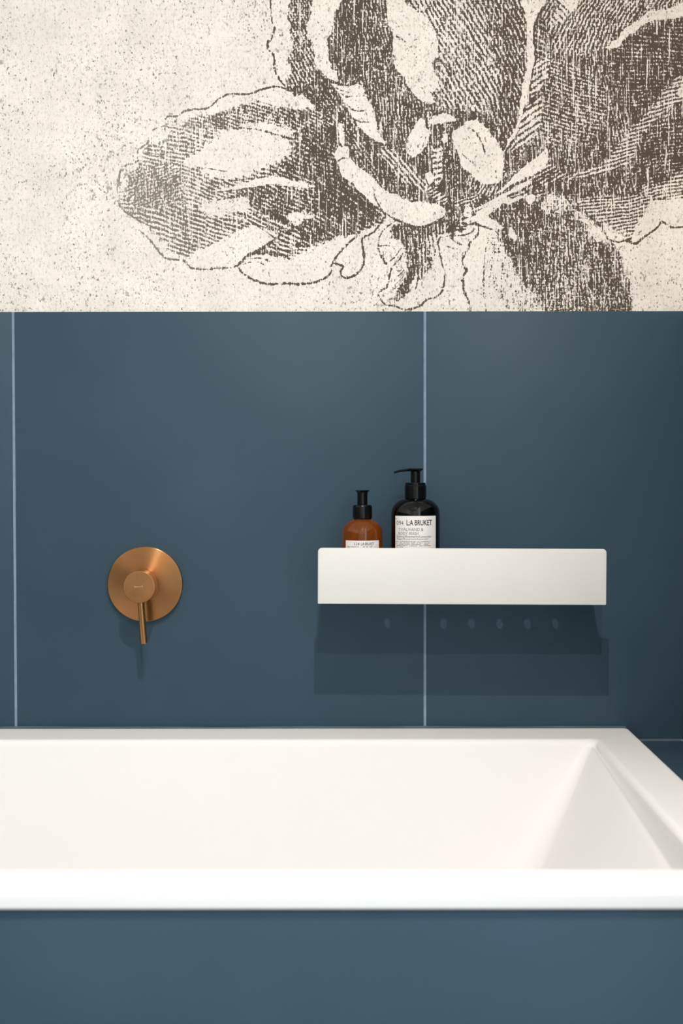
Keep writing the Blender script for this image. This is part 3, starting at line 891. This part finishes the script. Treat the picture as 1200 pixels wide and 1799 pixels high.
# silicone along the wall
bm = bmesh.new()
xs = np.linspace(BX0, BX1 - 0.004, 60)
rows = []
for x in xs:
    h = 0.0006 + 0.0006 * math.sin(x * 9.0) * math.sin(x * 23.0)
    rows.append([bm.verts.new((x, -0.0068, RIM_Z + 0.0001)), bm.verts.new((x, -0.004, RIM_Z + 0.0006)),
                 bm.verts.new((x, -0.0012, RIM_Z + h * 0.7)), bm.verts.new((x, 0.0002, RIM_Z + h + 0.0008)),
                 bm.verts.new((x, 0.0002, RIM_Z - 0.004)), bm.verts.new((x, -0.0030, RIM_Z - 0.004))])
for A, B in zip(rows[:-1], rows[1:]):
    for k in range(6):
        bm.faces.new((A[k], A[(k + 1) % 6], B[(k + 1) % 6], B[k]))
bm.faces.new(rows[0]); bm.faces.new(rows[-1][::-1])
trim_1 = tag(bm_obj('trim_1', bm, M_SEAL, None, True, 60), kind='structure')

# ------------------------------------------------------------------ tiled surround below the tub
surround = empty('bath_surround', (0, -0.39, 0))
tag(surround, 'blue tiled bath surround below the white rim', 'bath surround')
def sbox(name, x0, x1, y0, y1, z0, z1, mat, bevel=0.0):
    o = box(name, x0, x1, y0 + 0.39, y1 + 0.39, z0, z1, mat, surround, bevel)
    return o
SF = -0.796                          # front face of the panel
UZ = RIM_Z - RIM_T
sbox('core_panel', WX0 + 0.001, WX1 - 0.01, SF + 0.0095, SF + 0.03, 0.0, LEDGE_Z - 0.011, M_GROUT)
sbox('core_ledge', BX1 - 0.03, WX1 - 0.01, SF + 0.031, -0.002, LEDGE_Z - 0.04, LEDGE_Z - 0.0095, M_GROUT)
jx = [-1.37, -0.47, 0.43, 1.33]
for a, b_ in zip(jx[:-1], jx[1:]):
    x0, x1 = max(a + 0.002, WX0 + 0.001), min(b_ - 0.002, WX1 - 0.009)
    sbox('tile', x0, x1, SF, SF + 0.009, 0.003, UZ - 0.001, M_TILE, 0.0007)
for y1, y0 in ((-0.0042, -0.40), (-0.404, SF + 0.0095)):
    sbox('tile', BX1 - 0.028, WX1 - 0.010, y0, y1, LEDGE_Z - 0.009, LEDGE_Z - 0.0005, M_TILE, 0.0007)
# grout line where the ledge meets the wall
gl = sbox('grout_joint', BX1 + 0.001, WX1 - 0.010, -0.0041, -0.0004, LEDGE_Z - 0.009, LEDGE_Z + 0.0012, M_JOINT)

# ------------------------------------------------------------------ shelf
SYF = -0.120
SX0, SX1 = unproject(558.3, 1010, SYF)[0], unproject(1065.2, 1010, SYF)[0]
SZ0, SZ1 = unproject(812, 1061.7, SYF)[1], unproject(812, 963.5, SYF)[1]
ST = 0.002
shelf = empty('wall_shelf', ((SX0 + SX1) / 2, 0, SZ0))
tag(shelf, 'white folded metal wall shelf holding the two pump bottles', 'shelf')
shelf.rotation_euler = (0, math.radians(0.30), 0)
W = (SX1 - SX0) / 2
HT = SZ1 - SZ0
# front panel: rounded top corners, small fold radius at the bottom
bm = bmesh.new()
r = 0.0055
out = []
for cx, cz, a0 in ((W - r, HT - r, 0), (-W + r, HT - r, 90)):
    for k in range(9):
        a = math.radians(a0 + 90 * k / 8)
        out.append((cx + r * math.cos(a), cz + r * math.sin(a)))
r2 = 0.0012
for cx, cz, a0 in ((-W + r2, r2, 180), (W - r2, r2, 270)):
    for k in range(4):
        a = math.radians(a0 + 90 * k / 3)
        out.append((cx + r2 * math.cos(a), cz + r2 * math.sin(a)))
f1 = bm.faces.new([bm.verts.new((x, SYF, z)) for x, z in out])
ret = bmesh.ops.extrude_face_region(bm, geom=[f1])
for v in [g for g in ret['geom'] if isinstance(g, bmesh.types.BMVert)]:
    v.co.y += ST
bmesh.ops.recalc_face_normals(bm, faces=bm.faces)
es = [e for e in bm.edges if abs(e.verts[0].co.y - e.verts[1].co.y) < 1e-6 and len(e.link_faces) == 2]
bmesh.ops.bevel(bm, geom=es, offset=0.0006, segments=2, profile=0.5, affect='EDGES')
bm_obj('front_panel', bm, M_STEEL, shelf, True, 40)
# tray with a row of drain holes
HOLE_Y, HOLE_R, HOLE_RY = -0.0355, 0.0049, 0.0074
holes = [(-0.140 + 0.040 * k) for k in range(8)]
bm = bmesh.new()
yb, yf = -0.001, SYF + ST + 0.0002
def plate_layer(z):
    """grid of strips around the holes"""
    return z
cells = [(-W, holes[0] - 0.02)] + [(h - 0.02, h + 0.02) for h in holes] + [(holes[-1] + 0.02, W)]
def quad(pts):
    bm.faces.new([bm.verts.new(p) for p in pts])
for z in (0.0, ST):
    for x0, x1 in cells:
        quad([(x0, yf, z), (x1, yf, z), (x1, HOLE_Y - 0.02, z), (x0, HOLE_Y - 0.02, z)])
        quad([(x0, HOLE_Y + 0.02, z), (x1, HOLE_Y + 0.02, z), (x1, yb, z), (x0, yb, z)])
        hole = [h for h in holes if abs((x0 + x1) / 2 - h) < 1e-6]
        if not hole:
            quad([(x0, HOLE_Y - 0.02, z), (x1, HOLE_Y - 0.02, z), (x1, HOLE_Y + 0.02, z), (x0, HOLE_Y + 0.02, z)])
        else:
            h = hole[0]
            m = 32
            ring, sq = [], []
            for k in range(m):
                a = 2 * math.pi * k / m
                c, s = math.cos(a), math.sin(a)
                q = max(abs(c), abs(s))
                ring.append((h + HOLE_R * c, HOLE_Y + HOLE_RY * s, z))
                sq.append((h + 0.02 * c / q, HOLE_Y + 0.02 * s / q, z))
            for k in range(m):
                k2 = (k + 1) % m
                quad([ring[k], ring[k2], sq[k2], sq[k]])
            if z == 0.0:
                for k in range(m):
                    k2 = (k + 1) % m
                    quad([ring[k], ring[k2], ring[k2][:2] + (ST,), ring[k][:2] + (ST,)])
for (xa, ya), (xb, yb2) in (((-W, yf), (-W, yb)), ((W, yf), (W, yb)), ((-W, yf), (W, yf)), ((-W, yb), (W, yb))):
    quad([(xa, ya, 0), (xb, yb2, 0), (xb, yb2, ST), (xa, ya, ST)])
bmesh.ops.remove_doubles(bm, verts=bm.verts, dist=1e-6)
bm_obj('tray', bm, M_STEEL, shelf)
bm = bmesh.new()
add_box(bm, -W, W, -0.0032, -0.0003, ST + 0.0001, 0.045, 0.0006)
bm_obj('back_flange', bm, M_STEEL, shelf, True, 40)

# ------------------------------------------------------------------ mixer
_mx = unproject(254.3, 1026.3, -0.0095)
mixer = empty('bath_mixer', (_mx[0], 0, _mx[1]))
tag(mixer, 'brushed copper single lever mixer set in the blue tiles', 'mixer')
ROT = (math.pi / 2, 0, 0)            # local z points out of the wall
def mpart(name, prof, mat, seg=96, parent=mixer, loc=(0, 0, 0), sharp=30):
    o = lathe(name, prof, mat, parent, seg, sharp)
    o.rotation_euler = ROT
    o.location = loc
    return o
PT = 0.0095
mpart('wall_plate', [(0, 0.0002), (0.0546, 0.0002), (0.0546, PT - 0.0012), (0.0542, PT - 0.0004), (0.0534, PT), (0.025, PT), (0, PT)], M_COPPER, 128)
mpart('collar', [(0, PT + 0.0001), (0.0225, PT + 0.0001), (0.0225, PT + 0.0035), (0.0215, PT + 0.0045), (0.0215, PT + 0.0060), (0.0229, PT + 0.0066),
                 (0.0229, 0.0300), (0.0224, 0.0306), (0.0215, 0.0310), (0, 0.0310)], M_COPPER2)
KF = 0.062
knob = mpart('knob', [(0, 0.0312), (0.0214, 0.0312), (0.0214, 0.0330), (0.0228, 0.0338), (0.0229, 0.0345), (0.0229, KF - 0.0008), (0.0226, KF - 0.0002), (0.0221, KF), (0, KF)], M_COPPER2)
for nm, zc in (('groove_shade_ring', PT + 0.0052), ('groove_shade_ring', 0.0322)):
    mpart(nm, [(0.0200, zc - 0.0007), (0.0217, zc - 0.0007), (0.0217, zc + 0.0007), (0.0200, zc + 0.0007), (0.0200, zc - 0.0007)], M_DARK, 72)  # added dark ring in each groove, its colour stands in for shade
# engraved mark on the knob face: a short row of strokes
bm = bmesh.new()
xx = -0.0066
for k, wd in enumerate((0.0014, 0.0011, 0.0012, 0.0010, 0.0012, 0.0011, 0.0013)):
    hgt = 0.0019 if k in (0, 6) else 0.0014
    add_box(bm, xx, xx + wd, -0.0002, -0.0002 + hgt, KF - 0.0002, KF + 0.00012)
    xx += wd + 0.0006
mk = bm_obj('engraved_mark', bm, M_MARK, knob)
mk.rotation_euler = (0, 0, math.radians(3))
# lever: a slim rod hanging from the underside of the knob
lv = [(0, -0.0012), (0.0030, -0.0012), (0.0048, -0.0008), (0.0049, 0.0), (0.0049, 0.0620), (0.0046, 0.0628), (0.0040, 0.0630), (0, 0.0630)]
lever = lathe('lever', lv[:], M_COPPER2, mixer, 40, 30)
lever.location = (0.0005, -0.0490, -0.0195)
lever.rotation_euler = (math.radians(180 + 3.0), math.radians(-3.5), 0)

# ------------------------------------------------------------------ bottles
def text_mesh(body, bold=0.0):
    cu = bpy.data.curves.new('t', 'FONT')
    cu.body = body
    cu.size = 1.0
    cu.offset = bold
    cu.resolution_u = 3
    o = bpy.data.objects.new('t', cu)
    COL.objects.link(o)
    dg = bpy.context.evaluated_depsgraph_get()
    dg.update()
    m = bpy.data.meshes.new_from_object(o.evaluated_get(dg))
    bpy.data.objects.remove(o, do_unlink=True)
    bpy.data.curves.remove(cu)
    return m

def wrap(v, R):
    """front-view millimetre position -> point on the cylinder that faces -y"""
    s = max(-0.97, min(0.97, v[0] / R))
    a = math.asin(s)
    return (R * math.sin(a), -R * math.cos(a), v[1])

def print_text(body, x0, x1, z0, z1, R, mat, parent, bold=0.0):
    m = text_mesh(body, bold)
    c = np.array([v.co[:] for v in m.vertices])
    lo, hi = c.min(0), c.max(0)
    for v in m.vertices:
        u = (v.co.x - lo[0]) / (hi[0] - lo[0])
        w = (v.co.y - lo[1]) / (hi[1] - lo[1])
        v.co = wrap((x0 + (x1 - x0) * u, z0 + (z1 - z0) * w), R)
    m.materials.clear()
    m.materials.append(mat)
    m.name = 'lettering'
    return link(bpy.data.objects.new('lettering', m), parent)

def label_patch(half, z0, z1, R, parent, shift=0.0, t=0.0002):
    vs, fs = [], []
    n = 28
    for k in range(n + 1):
        a = -half + 2 * half * k / n + shift
        for rr in (R, R + t):
            for z in (z0, z1):
                vs.append((rr * math.sin(a), -rr * math.cos(a), z))
    for k in range(n):
        a, b_ = 4 * k, 4 * (k + 1)
        for i, j in ((0, 1), (1, 3), (3, 2), (2, 0)):
            fs.append((a + i, a + j, b_ + j, b_ + i))
    fs += [(0, 1, 3, 2), (4 * n, 4 * n + 2, 4 * n + 3, 4 * n + 1)]
    o = mesh_obj('paper_label', vs, fs, M_LABEL, parent, smooth=True)
    o.data.set_sharp_from_angle(angle=math.radians(40))
    return o

def bars(lines, R, mat, parent, seed):
    """rows of tiny unreadable print as word-length strokes: (x0, x1, z, height)"""
    r_ = np.random.RandomState(seed)
    bm = bmesh.new()
    for x0, x1, z, h in lines:
        x = x0
        while x < x1 - 0.0008:
            w_ = min(r_.uniform(0.0006, 0.0012), x1 - x)
            if r_.rand() > 0.18:
                hh = h * r_.uniform(0.7, 1.25)
                bm.faces.new([bm.verts.new(wrap(p, R)) for p in ((x, z), (x + w_, z), (x + w_, z + hh), (x, z + hh))])
            x += w_ + 0.0004
    return bm_obj('lettering', bm, mat, parent)

def nozzle(name, mat, parent, z, rdisc, length, direction, droop, thick):
    """pump head: a flat disc that runs out into a thin curved spout"""
    vs, fs = lathe_data([(0, z - thick * 1.6), (0.0072, z - thick * 1.6), (rdisc * 0.96, z - thick * 0.7), (rdisc, z - thick * 0.2), (rdisc * 0.9, z), (0, z)], 40)
    bm = bmesh.new()
    bv = [bm.verts.new(v) for v in vs]
    for f in fs:
        bm.faces.new([bv[i] for i in f])
    rings = []
    ca, sa = math.cos(direction), math.sin(direction)
    for k in range(13):
        t = k / 12
        d = length * t
        cz = z - thick * 0.75 - droop * t ** 2.6
        hw = 0.0052 * (1 - t) + 0.0026 * t
        hh = (thick * 0.75) * (1 - t) + 0.0015 * t
        ring = []
        for q in range(12):
            a = 2 * math.pi * q / 12
            px_, pz_ = hw * math.cos(a), hh * math.sin(a)
            ring.append(bm.verts.new((d * ca - px_ * sa, d * sa + px_ * ca, cz + pz_)))
        rings.append(ring)
    for A, B in zip(rings[:-1], rings[1:]):
        for q in range(12):
            bm.faces.new((A[q], A[(q + 1) % 12], B[(q + 1) % 12], B[q]))
    bm.faces.new(rings[0][::-1])
    bm.faces.new(rings[-1])
    return bm_obj(name, bm, mat, parent, True, 40)

BASE_Z = SZ0 + ST
_ba, _bb = unproject(600, 900, -0.062), unproject(800, 900, -0.062)
BS = 200.0 / (_bb[0] - _ba[0]) / 1000.0   # pixels per millimetre at the bottles
def bxx(px):
    return _ba[0] + (px - 600.0) / BS / 1000.0
def bz(py):
    return unproject(690, py, -0.062)[1] - BASE_Z - 0.0002

# large dark bottle
big = empty('pump_bottle', (bxx(730.0), -0.062, BASE_Z + 0.0002))
tag(big, 'large dark brown pump bottle, spout to the left, on the white shelf', 'bottle')
R1 = 0.0346
sh = [(R1, bz(906)), (R1 * 0.992, bz(900)), (R1 * 0.965, bz(894)), (R1 * 0.92, bz(889.5)), (R1 * 0.84, bz(885)), (R1 * 0.74, bz(881)), (R1 * 0.62, bz(878)), (R1 * 0.50, bz(876.4)), (0.0135, bz(875.4)), (0.0125, bz(873)), (0.0125, bz(868)), (0, bz(868))]
lathe('glass_body', [(0, 0.0012), (R1 * 0.6, 0.0006), (R1 * 0.86, 0.0), (R1 * 0.95, 0.0012), (R1 * 0.99, 0.004), (R1, 0.008)] + sh, M_DKGLASS, big, 96, 60)
lathe('collar', [(0.0128, bz(877.0)), (0.0148, bz(876.6)), (0.0153, bz(874.5)), (0.0153, bz(853.5)), (0.0145, bz(852.3)), (0.0145, bz(849)), (0.0138, bz(848)), (0.0072, bz(848)), (0, bz(848))], M_BLACK, big, 72)
lathe('stem', [(0, bz(850)), (0.0069, bz(850)), (0.0069, bz(829)), (0.0074, bz(826.5)), (0, bz(826.5))], M_BLACK, big, 40)
nozzle('pump_head', M_BLACK, big, bz(822.8), 0.0112, 0.0305, math.pi, 0.0036, 0.0029)
lab = label_patch(math.radians(54.0), bz(1000), bz(905.4), R1 + 0.00012, big, math.radians(-2.2))
def L1(px):
    return (px - 730.0) / BS / 1000.0
RL = R1 + 0.00042
def t1(body, xa, xb, ya, yb_, mat=M_PRINT, bold=0.0):
    print_text(body, L1(xa), L1(xb), bz(yb_), bz(ya), RL, mat, lab, bold)
t1('L:A BRUKET', 713.0, 757.5, 912.2, 921.8, M_PRINT, 0.018)
t1('094', 696.2, 707.6, 914.0, 921.4, M_PRINT, -0.004)
t1('o', 694.6, 696.4, 909.6, 911.6, M_PRINT2)
t1('TVÅL/HAND &', 699.2, 741.8, 924.6, 931.4, M_PRINT, -0.006)
t1('BODY WASH', 699.0, 733.2, 933.0, 938.2, M_PRINT, -0.006)
t1('Salvia/Rosmarin/Lavendel', 696.4, 755.6, 938.9, 943.0, M_PRINT, -0.004)
t1('Sage/Rosemary/Lavender', 696.4, 751.6, 943.6, 947.6, M_PRINT, -0.004)
bars([(L1(695.0), L1(755.5 - (i == 4) * 48), bz(950.4 + 2.35 * i), 0.00085) for i in range(5)], RL, M_PRINT2, lab, 3)

# small amber bottle
small = empty('pump_bottle', (bxx(636.7), -0.062, BASE_Z + 0.0002))
tag(small, 'small amber pump bottle at the left end of the shelf', 'bottle')
R2 = 0.0284
sh = [(R2, bz(938)), (R2 * 0.99, bz(933)), (R2 * 0.955, bz(928)), (R2 * 0.90, bz(924)), (R2 * 0.81, bz(920)), (R2 * 0.70, bz(916.5)), (R2 * 0.58, bz(914)), (0.0130, bz(912.6)), (0.0115, bz(911.5)), (0.0110, bz(908)), (0, bz(908))]
lathe('glass_body', [(0, 0.0012), (R2 * 0.6, 0.0006), (R2 * 0.86, 0.0), (R2 * 0.95, 0.0012), (R2 * 0.99, 0.004), (R2, 0.008)] + sh, M_AMBER, small, 96, 60)
lathe('collar', [(0.0112, bz(912.6)), (0.0124, bz(912.2)), (0.0128, bz(910.4)), (0.0138, bz(909.6)), (0.0138, bz(890.6)), (0.0129, bz(888)), (0.0122, bz(887)), (0, bz(887))], M_BLACK, small, 72)
lathe('stem', [(0, bz(888)), (0.0073, bz(888)), (0.0073, bz(867)), (0.0078, bz(864.5)), (0, bz(864.5))], M_BLACK, small, 40)
nozzle('pump_head', M_BLACK, small, bz(860.8), 0.0103, 0.027, math.pi / 2, 0.0040, 0.0021)
lab2 = label_patch(math.radians(54.0), bz(1004), bz(948.2), R2 + 0.00012, small, math.radians(-0.5))
def L2(px):
    return (px - 636.7) / BS / 1000.0
RL2 = R2 + 0.00042
print_text('124', L2(622.5), L2(631.5), bz(956.2), bz(951.6), RL2, M_PRINT, lab2)
print_text('L:A BRUKET', L2(634.0), L2(657.0), bz(956.4), bz(951.4), RL2, M_PRINT, lab2, 0.01)
bars([(L2(610.0), L2(631.0), bz(959.6), 0.0010), (L2(638.0), L2(659.0), bz(959.6), 0.0010), (L2(610.0), L2(616.0), bz(961.8), 0.0008)], RL2, M_PRINT, lab2, 5)
